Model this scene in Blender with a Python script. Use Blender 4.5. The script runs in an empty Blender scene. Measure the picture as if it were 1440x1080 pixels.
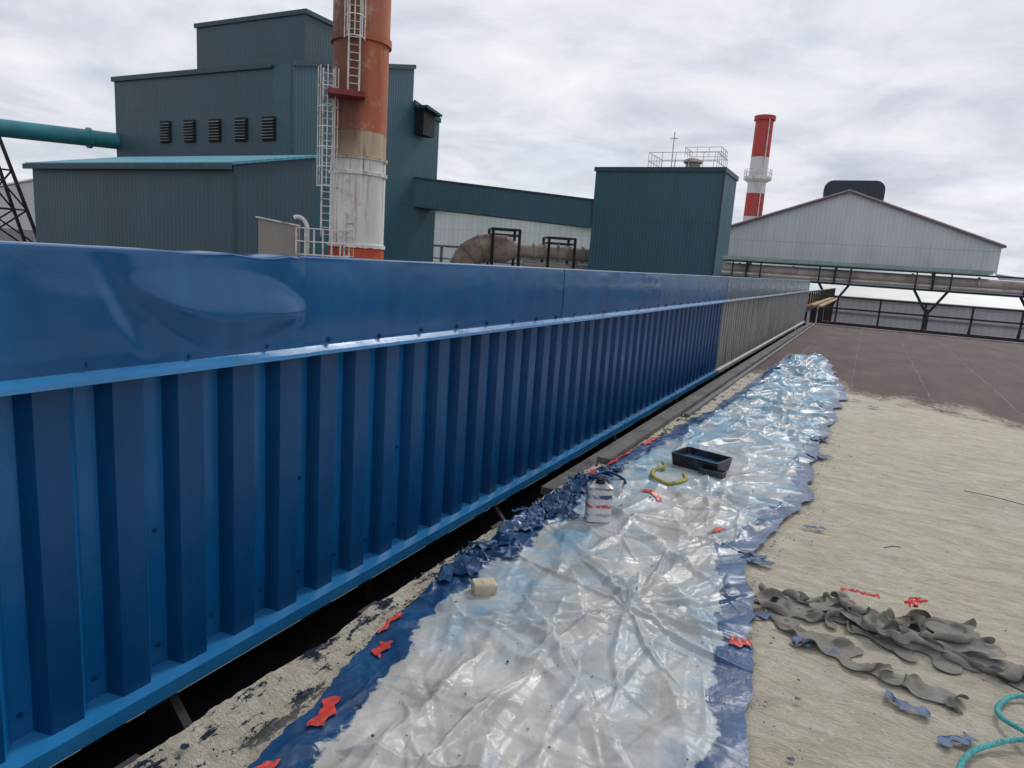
import bpy, math, random
import numpy as np
from mathutils import Matrix, Vector
random.seed(7)
S=bpy.context.scene
S.view_settings.view_transform='Standard'; S.view_settings.look='None'; S.view_settings.exposure=0

# ---------------------------------------------------------------- materials
class NT:
    def __init__(s,name):
        s.m=bpy.data.materials.new(name); s.m.use_nodes=True; s.t=s.m.node_tree
        s.b=s.t.nodes['Principled BSDF']; s.out=s.t.nodes['Material Output']
        s.tc=s.t.nodes.new('ShaderNodeTexCoord')
    def n(s,typ,**k):
        nd=s.t.nodes.new(typ)
        for a,v in k.items(): setattr(nd,a,v)
        return nd
    def l(s,a,b): s.t.links.new(a,b)
    def map(s,scale=(1,1,1),rot=(0,0,0),src='Object'):
        m=s.n('ShaderNodeMapping'); m.inputs['Scale'].default_value=scale; m.inputs['Rotation'].default_value=rot
        s.l(s.tc.outputs[src],m.inputs['Vector']); return m.outputs[0]
    def noise(s,scale,detail=5,rough=.55,vec=None,dist=0):
        nd=s.n('ShaderNodeTexNoise'); nd.inputs['Scale'].default_value=scale; nd.inputs['Detail'].default_value=min(detail,6)
        nd.inputs['Roughness'].default_value=rough; nd.inputs['Distortion'].default_value=dist
        s.l(vec if vec is not None else s.tc.outputs['Object'],nd.inputs['Vector']); return nd.outputs['Fac']
    def ramp(s,fac,stops,interp='LINEAR'):
        r=s.n('ShaderNodeValToRGB'); cr=r.color_ramp; cr.interpolation=interp
        while len(cr.elements)<len(stops): cr.elements.new(0.5)
        for e,(p,c) in zip(cr.elements,stops):
            e.position=p; e.color=(c,c,c,1) if isinstance(c,(int,float)) else (*c,1)
        s.l(fac,r.inputs[0]); return r.outputs[0]
    def mix(s,f,a,b,mode='MIX'):
        m=s.n('ShaderNodeMix'); m.data_type='RGBA'; m.blend_type=mode
        for i,v in ((0,f),(6,a),(7,b)):
            if isinstance(v,(int,float)): m.inputs[i].default_value=v
            elif isinstance(v,tuple): m.inputs[i].default_value=(*v,1)
            else: s.l(v,m.inputs[i])
        return m.outputs[2]
    def math(s,op,a,b=0,clamp=False):
        m=s.n('ShaderNodeMath'); m.operation=op; m.use_clamp=clamp
        for i,v in ((0,a),(1,b)):
            if isinstance(v,(int,float)): m.inputs[i].default_value=v
            else: s.l(v,m.inputs[i])
        return m.outputs[0]
    def sep(s,src='Object'):
        x=s.n('ShaderNodeSeparateXYZ'); s.l(s.tc.outputs[src],x.inputs[0]); return x.outputs
    def bump(s,h,strength=.3,dist=.02,prev=None):
        b=s.n('ShaderNodeBump'); b.inputs['Strength'].default_value=strength; b.inputs['Distance'].default_value=dist
        s.l(h,b.inputs['Height'])
        if prev is not None: s.l(prev,b.inputs['Normal'])
        s.l(b.outputs[0],s.b.inputs['Normal']); return b.outputs[0]
    def col(s,c):
        if isinstance(c,tuple): s.b.inputs['Base Color'].default_value=(*c,1)
        else: s.l(c,s.b.inputs['Base Color'])
    def set(s,**k):
        for a,v in k.items():
            i=s.b.inputs[a.replace('_',' ')]
            if isinstance(v,(int,float)): i.default_value=v
            else: s.l(v,i)
        return s

def simple(name,c,rough=.6,metal=0,var=.35,scale=3,spec=.5,dirt=None):
    t=NT(name); f=t.noise(scale,5,.6)
    c1=tuple(x*(1-var) for x in c); c2=tuple(min(1,x*(1+var)) for x in c)
    k=t.ramp(f,[(.3,c1),(.7,c2)])
    if dirt: k=t.mix(t.ramp(t.noise(scale*.5,6,.7),[(.5,0.),(.66,1.)]),k,dirt)
    t.col(k); t.set(Roughness=rough,Metallic=metal,Specular_IOR_Level=spec); t.bump(t.noise(scale*12,3),.12,.01)
    return t.m

def cladding(name,c,pitch=.35,rough=.5,c2=None,strength=.6,rib=.13):
    t=NT(name); sp=t.sep()
    coord=t.math('ADD',sp[0],sp[1])
    ph=t.math('FRACT',t.math('DIVIDE',coord,pitch))
    h=t.ramp(ph,[(0,0.),(.12,1.),(.4,1.),(.52,0.)])
    pan=t.math('FLOOR',t.math('DIVIDE',coord,1.05)); row=t.math('FLOOR',t.math('DIVIDE',sp[2],6.3))
    cmb=t.n('ShaderNodeCombineXYZ'); t.l(pan,cmb.inputs[0]); t.l(row,cmb.inputs[1])
    wn=t.n('ShaderNodeTexWhiteNoise'); t.l(cmb.outputs[0],wn.inputs['Vector'])
    base=t.mix(t.math('MULTIPLY',wn.outputs['Value'],.5),c,tuple(x*.82 for x in c))
    base=t.mix(t.ramp(t.noise(.25,6,.6,t.map((1,1,.3))),[(.35,0.),(.75,.45)]),base,c2 or tuple(min(1,x*1.4+.005) for x in c))
    base=t.mix(t.ramp(t.noise(1.1,6,.7,t.map((1,1,.12))),[(.5,0.),(.75,.3)]),base,tuple(x*.6 for x in c))
    base=t.mix(t.math('MULTIPLY',t.math('SUBTRACT',1,h),rib),base,tuple(x*.4 for x in c))
    seam=t.math('LESS_THAN',t.math('FRACT',t.math('DIVIDE',sp[2],6.3)),.012)
    base=t.mix(t.math('MULTIPLY',seam,.5),base,tuple(x*.45 for x in c))
    t.col(base); t.set(Roughness=rough); t.bump(h,strength,.04)
    return t.m

M_teal=cladding('teal_cladding',(.025,.095,.130))
M_teald=cladding('dark_teal_cladding',(.031,.073,.098))
M_tealtrim=simple('teal_trim',(.012,.048,.062),.5)
M_blueroof=cladding('blue_roof_sheet',(.07,.30,.40),pitch=.5)
M_white=cladding('white_cladding',(.52,.53,.55),pitch=.5,strength=.35)
M_whiteroof=cladding('pale_roof_sheet',(.60,.64,.62),pitch=1.0,strength=.3)
M_paleg=cladding('pale_green_roof',(.26,.36,.35),pitch=.8)
M_steel=simple('dark_steel',(.018,.018,.02),.55,.2)
M_black=simple('blackened_gap',(.012,.012,.013),.9)
M_whitep=simple('white_painted_steel',(.70,.69,.66),.5,0,.12,6,dirt=(.35,.25,.17))
M_pipe=simple('weathered_pipe',(.38,.34,.29),.7,0,.3,2,dirt=(.22,.15,.11))
M_rust=simple('weathered_duct',(.26,.195,.16),.8,0,.35,.9,dirt=(.40,.34,.29))
M_tealpipe=simple('teal_painted_pipe',(.03,.21,.25),.45,0,.2,.6)
M_redsteel=simple('red_steel',(.22,.03,.03),.6)
M_ochre=simple('ochre_timber',(.42,.27,.14),.8)
M_conc=simple('dirty_concrete',(.13,.125,.12),.9,0,.35,5,dirt=(.045,.045,.045))
M_ground=simple('yard_ground',(.16,.155,.15),.95,0,.3,.05)
M_hill=simple('far_hills',(.10,.14,.18),1,0,.2,.01)
M_louver=simple('louver_metal',(.20,.22,.23),.6)
M_dkvent=simple('dark_ridge_vent',(.03,.032,.045),.6)

def wallblue(name,base,worn=0.,r0=.22,r1=.40,spec=.5):
    t=NT(name)
    n=t.noise(1.3,5,.6); st=t.noise(7,5,.65,t.map((1,1,.12)))
    c=t.ramp(n,[(.3,tuple(x*.82 for x in base)),(.7,tuple(x*1.2 for x in base))])
    c=t.mix(t.ramp(st,[(.45,0.),(.8,.4)]),c,tuple(min(1,x*1.6+.01) for x in base))
    sc=t.ramp(t.noise(30,5,.7),[(.66,0.),(.72,.4)])
    c=t.mix(sc,c,tuple(min(1,x*1.5+.02) for x in base))
    if worn>0: c=t.mix(t.ramp(t.noise(3,6,.7,t.map((1,1,.25))),[(.4,0.),(.65,worn)]),c,(.16,.16,.17))
    t.col(c); t.set(Roughness=t.ramp(t.noise(5,4,.6),[(.3,r0),(.7,r1)]),Specular_IOR_Level=spec)
    t.bump(t.noise(60,3),.05,.004,t.bump(t.noise(4,2),.08,.02))
    return t.m
M_blue=wallblue('fresh_blue_paint_lit',(.004,.105,.285),0,.16,.30,.5)  # pans and far-side slopes: brighter copy, light painted into the blue
M_crown=wallblue('fresh_blue_paint_shaded',(.0015,.050,.150),0,.24,.42,.4)  # crowns and near-side slopes: darker copy of the same paint, rib shade in the colour
M_shelf=wallblue('pale_blue_paint',(.016,.155,.36))  # paler blue for foot trim and drip edges
M_blued=wallblue('blue_flashing_paint',(.0015,.075,.205),0,.10,.22,.5)
M_blueold=wallblue('old_blue_paint',(.035,.085,.15),.5)
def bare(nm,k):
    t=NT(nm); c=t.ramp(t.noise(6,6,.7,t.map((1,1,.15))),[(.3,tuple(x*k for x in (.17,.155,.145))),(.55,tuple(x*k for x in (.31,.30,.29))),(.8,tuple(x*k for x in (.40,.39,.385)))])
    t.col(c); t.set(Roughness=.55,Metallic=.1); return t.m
M_bare=bare('bare_corrugated_sheet',1.3); M_bare2=bare('bare_corrugated_crown',.9)  # crown copy is darkened: rib shade painted into the bare metal

# ---------------------------------------------------------------- mesh builder
class MB:
    def __init__(s): s.v=[]; s.f=[]
    def add(s,vs,fs):
        o=len(s.v); s.v+= [tuple(p) for p in vs]; s.f+=[tuple(i+o for i in f) for f in fs]; return s
    def box(s,x0,x1,y0,y1,z0,z1):
        return s.add([(x0,y0,z0),(x1,y0,z0),(x1,y1,z0),(x0,y1,z0),(x0,y0,z1),(x1,y0,z1),(x1,y1,z1),(x0,y1,z1)],
              [(0,3,2,1),(4,5,6,7),(0,1,5,4),(1,2,6,5),(2,3,7,6),(3,0,4,7)])
    def prism(s,pts,axis,a0,a1):
        n=len(pts)
        mk={'X':lambda p,a:(a,p[0],p[1]),'Y':lambda p,a:(p[0],a,p[1]),'Z':lambda p,a:(p[0],p[1],a)}[axis]
        return s.add([mk(p,a0) for p in pts]+[mk(p,a1) for p in pts],
            [tuple(range(n)),tuple(range(2*n-1,n-1,-1))]+[(i,i+n,(i+1)%n+n,(i+1)%n) for i in range(n)])
    def beam(s,p0,p1,w,h=None):
        h=h or w; p0=Vector(p0);p1=Vector(p1); d=(p1-p0).normalized()
        up=Vector((0,0,1)) if abs(d.z)<.95 else Vector((0,1,0))
        a=d.cross(up).normalized(); b=a.cross(d).normalized()
        vs=[]
        for p in (p0,p1):
            for sx,sy in ((-1,-1),(1,-1),(1,1),(-1,1)): vs.append(p+a*sx*w/2+b*sy*h/2)
        return s.add(vs,[(0,1,2,3),(7,6,5,4),(0,4,5,1),(1,5,6,2),(2,6,7,3),(3,7,4,0)])
    def path(s,pts,r,n=10,cap=True):
        pts=[Vector(p) for p in pts]; vs=[];fs=[]; m=len(pts)
        rr=r if isinstance(r,(list,tuple)) else [r]*m
        prev=None
        for i,p in enumerate(pts):
            d=(pts[min(i+1,m-1)]-pts[max(i-1,0)]).normalized()
            if prev is None:
                up=Vector((0,0,1)) if abs(d.z)<.9 else Vector((1,0,0)); a=d.cross(up).normalized()
            else: a=(prev-d*prev.dot(d)).normalized()
            prev=a; b=d.cross(a)
            for k in range(n):
                an=2*math.pi*k/n; vs.append(p+a*math.cos(an)*rr[i]+b*math.sin(an)*rr[i])
        for i in range(m-1):
            for k in range(n): fs.append((i*n+k,i*n+(k+1)%n,(i+1)*n+(k+1)%n,(i+1)*n+k))
        if cap: fs.append(tuple(range(n-1,-1,-1))); fs.append(tuple(range((m-1)*n,m*n)))
        return s.add(vs,fs)
    def lathe(s,c,prof,n=48):
        vs=[];fs=[]
        for r,z in prof:
            for k in range(n):
                a=2*math.pi*k/n; vs.append((c[0]+r*math.cos(a),c[1]+r*math.sin(a),z))
        for i in range(len(prof)-1):
            for k in range(n): fs.append((i*n+k,i*n+(k+1)%n,(i+1)*n+(k+1)%n,(i+1)*n+k))
        fs.append(tuple(range((len(prof)-1)*n,len(prof)*n))); return s.add(vs,fs)
    def obj(s,name,mat,parent=None,smooth=False):
        me=bpy.data.meshes.new(name); me.from_pydata(s.v,[],s.f); me.materials.append(mat); me.update()
        o=bpy.data.objects.new(name,me); S.collection.objects.link(o)
        if smooth:
            me.polygons.foreach_set('use_smooth',[True]*len(me.polygons))
            try: me.set_sharp_from_angle(angle=math.radians(35))
            except Exception: pass
        if parent: o.parent=parent
        return o
def empty(name):
    e=bpy.data.objects.new(name,None); S.collection.objects.link(e); return e

# ---------------------------------------------------------------- noise in numpy
def vn(x,y,seed=0):
    xi=np.floor(x).astype(np.int64); yi=np.floor(y).astype(np.int64); xf=x-xi; yf=y-yi
    def h(a,b):
        k=(a*374761393+b*668265263+seed*974634777)&0xffffffff
        k=((k^(k>>13))*1274126177)&0xffffffff; return ((k^(k>>16))&0xffff)/65535.
    u=xf*xf*xf*(xf*(xf*6-15)+10); v=yf*yf*yf*(yf*(yf*6-15)+10)
    return (h(xi,yi)*(1-u)+h(xi+1,yi)*u)*(1-v)+(h(xi,yi+1)*(1-u)+h(xi+1,yi+1)*u)*v
def fbm(x,y,seed=0,o=4):
    a=.5;r=0;t=0
    for i in range(o): r=r+a*vn(x*2**i,y*2**i,seed+i*17); t+=a; a*=.5
    return r/t
def smooth(a,b,x):
    t=np.clip((x-a)/(b-a),0,1); return t*t*(3-2*t)
def grid_mesh(name,X,Y,Z,mat,parent=None,attrs=None,mask=None,smooth=True):
    r,c=X.shape; v=np.nan_to_num(np.stack([X,Y,Z],-1).reshape(-1,3))
    i=np.arange(r*c).reshape(r,c)
    f=np.stack([i[:-1,:-1],i[:-1,1:],i[1:,1:],i[1:,:-1]],-1).reshape(-1,4)
    if mask is not None:
        mk=mask.reshape(-1); f=f[mk[f].all(1)]
    me=bpy.data.meshes.new(name); me.vertices.add(len(v)); me.vertices.foreach_set('co',v.ravel())
    me.loops.add(f.size); me.loops.foreach_set('vertex_index',f.ravel().astype(np.int32))
    me.polygons.add(len(f)); me.polygons.foreach_set('loop_start',np.arange(0,f.size,4).astype(np.int32))
    me.polygons.foreach_set('loop_total',np.full(len(f),4,np.int32))
    me.update(calc_edges=True); me.validate()
    me.polygons.foreach_set('use_smooth',np.full(len(me.polygons),smooth))
    for k,a in (attrs or {}).items():
        at=me.attributes.new(k,'FLOAT','POINT'); at.data.foreach_set('value',a.reshape(-1).astype(np.float32))
    me.materials.append(mat); o=bpy.data.objects.new(name,me); S.collection.objects.link(o)
    if parent: o.parent=parent
    return o

# ---------------------------------------------------------------- ground, hills
GZ=-10.
MB().add([(-4000,-4000,GZ),(4000,-4000,GZ),(4000,4000,GZ),(-4000,4000,GZ)],[(0,1,2,3)]).obj('ground',M_ground)
hx=np.linspace(-3500,3500,200); hy=np.array([2400.,2700.,3100.])
HX,HY=np.meshgrid(hx,hy); HZ=GZ+np.array([0,1,0])[:,None]*(45+70*fbm(HX/600,HY/600,3))
grid_mesh('hills',HX,HY,HZ,M_hill)

# ---------------------------------------------------------------- corrugated gallery wall
wall=empty('corrugated_wall')
P=.27; XP,XC=-2.468,-2.40
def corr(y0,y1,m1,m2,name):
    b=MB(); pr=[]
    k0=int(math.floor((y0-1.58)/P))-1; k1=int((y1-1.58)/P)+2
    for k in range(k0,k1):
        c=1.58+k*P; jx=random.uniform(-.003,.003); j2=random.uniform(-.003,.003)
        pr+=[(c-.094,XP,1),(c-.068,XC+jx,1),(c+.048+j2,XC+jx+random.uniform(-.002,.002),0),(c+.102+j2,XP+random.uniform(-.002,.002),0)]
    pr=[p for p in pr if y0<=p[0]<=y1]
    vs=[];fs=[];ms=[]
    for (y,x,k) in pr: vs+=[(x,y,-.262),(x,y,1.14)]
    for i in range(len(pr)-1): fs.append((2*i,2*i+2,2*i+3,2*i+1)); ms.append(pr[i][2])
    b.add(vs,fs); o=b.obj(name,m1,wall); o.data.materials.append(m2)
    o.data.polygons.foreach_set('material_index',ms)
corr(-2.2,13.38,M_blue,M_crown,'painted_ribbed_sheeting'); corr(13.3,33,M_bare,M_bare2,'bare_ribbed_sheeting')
MB().box(-5.2,-2.48,-2.2,33,-.2,1.47).obj('gallery_body',M_teald,wall)
def trim(y0,y1,mat,nm):
    b=MB(); b.prism([(-2.475,-.205),(-2.475,-.225),(-2.352,-.246),(-2.352,-.290),(-2.345,-.290),(-2.345,-.225)],'Y',y0,y1); b.obj(nm,mat,wall)
for i,(a,bb) in enumerate([(-2.2,2.9),(2.903,6.0),(6.003,9.1),(9.103,13.3)]): trim(a,bb,M_shelf,'foot_trim_%d'%i)
trim(13.303,33,M_bare,'foot_trim_bare')
def flashing(y0,y1,mat,dx,nm,res=.02,dents=False):
    ys=np.arange(y0,y1+res*.5,res)
    nz=90 if dents else 22
    pro=[(-2.60,1.545),(-2.392,1.545),(-2.385,1.540)]+[(-2.385+.006*math.sin(k/nz*3.1),1.535-k*(1.535-1.115)/nz) for k in range(nz+1)]+[(-2.382,1.108)]
    px=np.array([p[0] for p in pro]);pz=np.array([p[1] for p in pro])
    X=np.tile(px,(len(ys),1))+dx;Z=np.tile(pz,(len(ys),1));Y=np.tile(ys[:,None],(1,len(px)))
    m=smooth(1.10,1.17,Z)*(1-smooth(1.53,1.545,Z)*.5)
    amp=.010 if dents else .004
    X=X+(fbm(Y*1.3,Z*2.2,5)-.5)*amp*2*m
    if dents:
        zc=1.36-.12*(Y-2.0)+.012*np.sin(Y*9); L=np.clip(1-((Y-2.02)/.47)**2,0,1); hh=.02+.085*L
        q=(zc-Z)/hh; f=smooth(-1.3,.8,q)*(1-smooth(.6,2.2,q))
        X=X+.030*smooth(0,.7,L)*f*m
        dz=np.clip(1.52-Z,0,1)
        yc=1.47+.62*dz**1.3; q2=(Y-yc)/.12; w=np.clip(1-((Z-1.33)/.21)**2,0,1)
        f2=smooth(-.5,.1,q2)*(1-smooth(.1,1.2,q2))
        X=X-.011*w*f2*m
        X=X+.010*np.exp(-((Y-2.62)/.16)**2)*smooth(1.25,1.5,Z)*m
        tw=smooth(1.42,1.54,Z)*np.exp(-((Y-2.3)/.45)**2)
        Z=Z-tw*.014*np.abs(np.sin(Y*9.3)); X=X+tw*.016*(vn(Y*6,Y*0,4)-.5)
    g=grid_mesh(nm,X,Y,Z,mat,wall)
    try: g.data.set_sharp_from_angle(angle=math.radians(40))
    except Exception: pass
    b=MB(); b.prism([(-2.384+dx,1.114),(-2.348+dx,1.092),(-2.344+dx,1.074),(-2.346+dx,1.073),(-2.352+dx,1.088),(-2.386+dx,1.108)],'Y',y0,y1); b.obj(nm+'_drip_edge',M_shelf if y0<13 else M_blueold,wall)
flashing(-2.2,2.46,M_blued,.006,'flashing_panel_a',.008,True)
flashing(2.43,5.6,M_blued,0,'flashing_panel_b',.02)
flashing(5.57,8.75,M_blued,.004,'flashing_panel_c',.03)
flashing(8.72,13.4,wallblue('blue_flashing_mid',(.015,.085,.20)),0,'flashing_panel_d',.04)
flashing(13.37,23,M_blueold,.004,'flashing_panel_e',.08); flashing(22.9,33,M_blueold,0,'flashing_panel_f',.1)
b=MB()
def screw(x,y,z,r=.011):
    b.path([(x,y,z),(x+.004,y,z)],r*1.35,10); b.path([(x+.004,y,z),(x+.014,y,z)],r*.75,6)
y=.2
while y<24:
    screw(-2.383,y,1.135+random.uniform(-.006,.006),.012); y+=.405
for k in range(-4,46):
    c=1.58+k*P+.135+random.uniform(-.01,.01)
    if k%3==0: screw(XP,c,.42+random.uniform(-.02,.02),.008)
    screw(XP,c,-.1+random.uniform(-.02,.02),.008)
b.obj('screws',M_crown,wall,True)
b=MB(); b.box(-2.75,-2.50,-2.2,33,-.75,-.62); b.box(-3.9,-3.7,-2.2,33,-1.3,-.2)
for k in range(24):
    yy=.3+k*1.45
    b.box(-2.62,-2.56,yy,yy+.06,-.6,-.2); b.box(-3.7,-1.95,yy-.05,yy+.10,-.86,-.76)
    if k%2: b.beam((-2.1,yy,-.76),(-2.55,yy,-.26),.04)
b.obj('support_steel',M_steel,wall)
b=MB()
for yy in (1.35,2.85,4.4,6.2): b.box(-2.33,-2.0,yy,yy+.16,-.56,-.44)
b.obj('brackets',simple('dark_bracket',(.06,.06,.06),.8),wall)
fr=empty('conveyor_frame'); b=MB()
for xx in (-2.5,-4.6):
    b.box(xx-.06,xx+.06,33.2,62,.15,.35); b.box(xx-.04,xx+.04,33.2,62,1.0,1.06)
    for k in range(19): b.box(xx-.04,xx+.04,34+k*1.5,34.08+k*1.5,.35,1.0)
for k in range(5): b.box(-2.7,-2.4,34+k*6.5,34.3+k*6.5,GZ,.15); b.box(-4.8,-4.5,34+k*6.5,34.3+k*6.5,GZ,.15)
b.obj('steel_members',M_steel,fr)
b=MB()
for k in range(40): b.box(-4.5,-2.3,33.4+k*.7,33.62+k*.7,.37,.45)
b.box(-1.95,-1.8,33.2,60,.42,.5); b.box(-2.25,-2.1,33.2,60,.44,.52)
b.obj('deck_planks',M_ochre,fr)

# ---------------------------------------------------------------- near roof
t=NT('foam_coated_roof')
sp=t.sep()
sw=t.noise(4,6,.65,t.map((1.0,2.6,1),(0,0,.5)),.9)
fine=t.noise(34,6,.7,t.map((1,2.2,1),(0,0,.4)),1.6)
big=t.noise(.9,4,.55)
beige=t.ramp(sw,[(.25,(.50,.445,.34)),(.5,(.64,.585,.47)),(.75,(.78,.73,.61))])
beige=t.mix(t.ramp(fine,[(.3,.5),(.5,0.)]),beige,(.37,.32,.24))
beige=t.mix(t.ramp(big,[(.5,0.),(.75,.35)]),beige,(.46,.42,.35))
beige=t.mix(t.ramp(t.noise(2.6,6,.7),[(.56,0.),(.70,.35)]),beige,(.37,.34,.29))
beige=t.mix(t.ramp(t.noise(55,3,.6),[(.70,0.),(.73,.8)]),beige,(.10,.12,.16))
stn=t.n('ShaderNodeMapRange'); t.l(sp[0],stn.inputs[0]); stn.inputs[1].default_value=-1.35; stn.inputs[2].default_value=-1.62
pt=t.math('MULTIPLY',stn.outputs[0],t.ramp(t.noise(11,6,.75,t.map((1,.45,1))),[(.53,0.),(.57,1.)]))
beige=t.mix(pt,beige,(.018,.030,.055))
brown=t.ramp(t.noise(1.6,6,.65,t.map((1,.35,1))),[(.3,(.054,.034,.031)),(.55,(.080,.052,.046)),(.8,(.118,.083,.074))])
brown=t.mix(t.ramp(t.noise(14,5,.7),[(.64,0.),(.72,.3)]),brown,(.28,.24,.22))
seamf=t.math('FRACT',t.math('DIVIDE',t.math('ADD',sp[0],t.math('MULTIPLY',t.noise(1.2,2),.12)),1.07))
seam=t.math('LESS_THAN',seamf,.018)
brown=t.mix(t.math('MULTIPLY',t.math('MULTIPLY',seam,t.ramp(t.noise(2.2,4,.6),[(.42,0.),(.6,1.)])),.4),brown,(.28,.24,.22))
edge=t.math('ADD',sp[1],t.math('MULTIPLY',sp[0],.62))
edge=t.math('ADD',edge,t.math('MULTIPLY',t.math('SUBTRACT',t.noise(1.1,6,.7,t.map((1,.6,1)),.6),.5),4.2))
fac=t.n('ShaderNodeMapRange'); t.l(edge,fac.inputs[0]); fac.inputs[1].default_value=11.0; fac.inputs[2].default_value=12.0
fa=t.math('ADD',fac.outputs[0],t.math('MULTIPLY',t.math('SUBTRACT',t.noise(16,5,.7),.5),t.math('MULTIPLY',t.math('SUBTRACT',1,t.math('ABSOLUTE',t.math('SUBTRACT',t.math('MULTIPLY',fac.outputs[0],2),1))),3.0)),True)
t.col(t.mix(fa,beige,brown))
t.set(Roughness=t.ramp(fa,[(0,.85),(1,.75)]),Specular_IOR_Level=.2)
inv=t.math('SUBTRACT',1,t.math('MULTIPLY',fa,.85))
h=t.math('MULTIPLY',t.math('ADD',t.math('MULTIPLY',sw,1.2),t.math('MULTIPLY',fine,.5)),inv)
t.bump(h,.95,.045)
M_roof=t.m
roof=empty('near_roof')
ys=np.concatenate([np.arange(-3,8,.022),np.arange(8,27.45,.1)]); xs=np.concatenate([np.arange(-1.78,2.6,.022),np.arange(2.6,16,.4)])
X,Y=np.meshgrid(xs,ys)
near=1-smooth(10,12.5,Y+.62*X)
wp=fbm(X*1.3,Y*1.3,50)*1.8
st=np.clip(np.abs(fbm(X*3+wp*2,Y*7+wp,51,4)-.5)*4,0,1)**.7
st2=np.clip(np.abs(fbm(X*9+wp*3,Y*14+wp,55,3)-.5)*4,0,1)**.7
Z=(fbm(X*1.5,Y*1.5,31)-.5)*.022+(st*.009+st2*.007)*near-.016
X=X.copy(); X[:,0]=-1.78-.05*fbm(Y[:,0]*3,Y[:,0]*0,6)
grid_mesh('roof_surface',X,Y,Z,M_roof,roof)
MB().box(-1.79,16,-3,27.4,-9.9,-.045).obj('building_body',M_conc,roof)
b=MB(); b.box(-1.80,16,27.4,27.52,-.1,.035)
b.obj('edge_flashing',simple('pale_edge',(.30,.27,.26),.7),roof)
b=MB()
yy=5.2
while yy<27.2:
    L=3.0; b.box(-1.80,-1.69,yy,min(yy+L-.01,27.3),.0,.045); yy+=L
b.box(-2.02,-1.84,4.6,27.3,-.16,-.10)
b.obj('edge_kerb',M_conc,roof)
b=MB(); b.box(-1.66,-1.60,7.6,27.3,-.01,.022); b.obj('pale_seam_strip',simple('grey_strip',(.11,.11,.12),.7),roof)

# ---------------------------------------------------------------- plastic sheet
Ycl=np.array([.3,1.31,1.80,2.64,3.4,4.38,6.2,8.29,12,15.7]); Xl=np.array([-1.36,-1.50,-1.54,-1.70,-1.73,-1.70,-1.60,-1.43,-1.36,-1.33])
Ycr=np.array([.3,2.156,2.67,3.36,3.9,4.34,4.8,5.37,6.8,8.5,10.5,12.5,14.9,15.7]); Xr=np.array([-.12,-.167,-.226,-.32,-.37,-.36,-.26,-.19,-.20,-.14,-.12,-.26,-.52,-.70])
yl=[.6]
while yl[-1]<15.5: yl.append(yl[-1]+.0055+.0020*max(0,yl[-1]-2))
ys=np.array(yl); NS=260; ss=np.linspace(0,1,NS)
lx=np.interp(ys,Ycl,Xl)+(fbm(ys*5,ys*0,71)-.5)*.12; rx=np.interp(ys,Ycr,Xr)+(fbm(ys*3,ys*0,72)-.5)*.20
X=lx[:,None]+(rx-lx)[:,None]*ss[None,:]; Y=np.repeat(ys[:,None],NS,1); SS=np.repeat(ss[None,:],len(ys),0)
def folds(X,Y,lst,warp=.08,seed=0):
    H=np.zeros_like(X); Xw=X+(fbm(X*2.2,Y*2.2,seed+80,2)-.5)*warp*2; Yw=Y+(fbm(X*2.2,Y*2.2,seed+90,2)-.5)*warp*2
    ry=Y[:,0]
    for (cx,cy,an,L,w,A,asym) in lst:
        R=L+w+warp; i0=np.searchsorted(ry,cy-R-.1); i1=np.searchsorted(ry,cy+R+.1)
        if i1<=i0: continue
        dx=Xw[i0:i1]-cx; dy=Yw[i0:i1]-cy; ca,sa=math.cos(an),math.sin(an)
        u=dx*ca+dy*sa; v=-dx*sa+dy*ca
        tp=np.clip(1-np.abs(u)/L,0,1)
        ww=np.where(v>0,w,w*asym)*(.12+.88*tp)
        H[i0:i1]+=A*tp**.5*np.clip(1-np.abs(v)/ww,0,1)
    return H
fl=[]
def xr(y): return np.interp(y,Ycl,Xl),np.interp(y,Ycr,Xr)
for k in range(900):
    y=.7+14.8*random.random()**1.7; a,c=xr(y); x=random.uniform(a,c)
    L=random.choice([.12,.2,.3,.45,.7])*random.uniform(.8,1.3)*(1+.05*y); w=random.uniform(.025,.11)*(1+.10*y)
    an=random.choice([1.3,1.9,.7,2.5,.2])+random.gauss(0,.25)
    fl.append((x,y,an,L,w,random.uniform(-.5,1)*w*.26,random.uniform(.25,1)))
for (cx,cy,n,LL) in [(-.80,2.90,13,.85),(-1.0,1.6,6,.6),(-1.1,3.75,5,.45),(-.55,4.6,5,.6)]:
    a0=random.random()*6
    for k in range(n):
        an=a0+2*math.pi*k/n+random.uniform(-.25,.25); L=LL*random.uniform(.5,1.2)*.5
        fl.append((cx+math.cos(an)*L*.85,cy+math.sin(an)*L*.85,an,L,random.uniform(.03,.07),random.uniform(.014,.032),random.uniform(.3,.9)))
H=folds(X,Y,fl,.05)+.02*fbm(X*2.5,Y*2.0,44,2)+.003*np.abs(fbm(X*22,Y*20,46,3)-.5)*2
edgeD=np.minimum(SS,1-SS)*(rx-lx)[:,None]
H=H*(.3+.7*smooth(0,.2,edgeD))
left=1-smooth(0,.28,SS*(rx-lx)[:,None]); H=H+left*smooth(2.3,2.8,Y)*(1-smooth(4.6,5.4,Y))*.05*(1-np.clip(np.abs(fbm(X*5,Y*6,151,3)-.5)*6,0,1))
objs=[(-1.32,3.92,.12),(-1.03,5.57,.27),(-1.43,2.675,.10),(-1.17,5.0,.12)]
for (ox,oy,rr) in objs:
    d=np.hypot(X-ox,Y-oy); H=H*(1-.85*(1-smooth(rr*.9,rr*1.8,d)))
Zs=.020+np.maximum(H,-.004)+(fbm(X*1.5,Y*1.5,31)-.5)*.022
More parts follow.
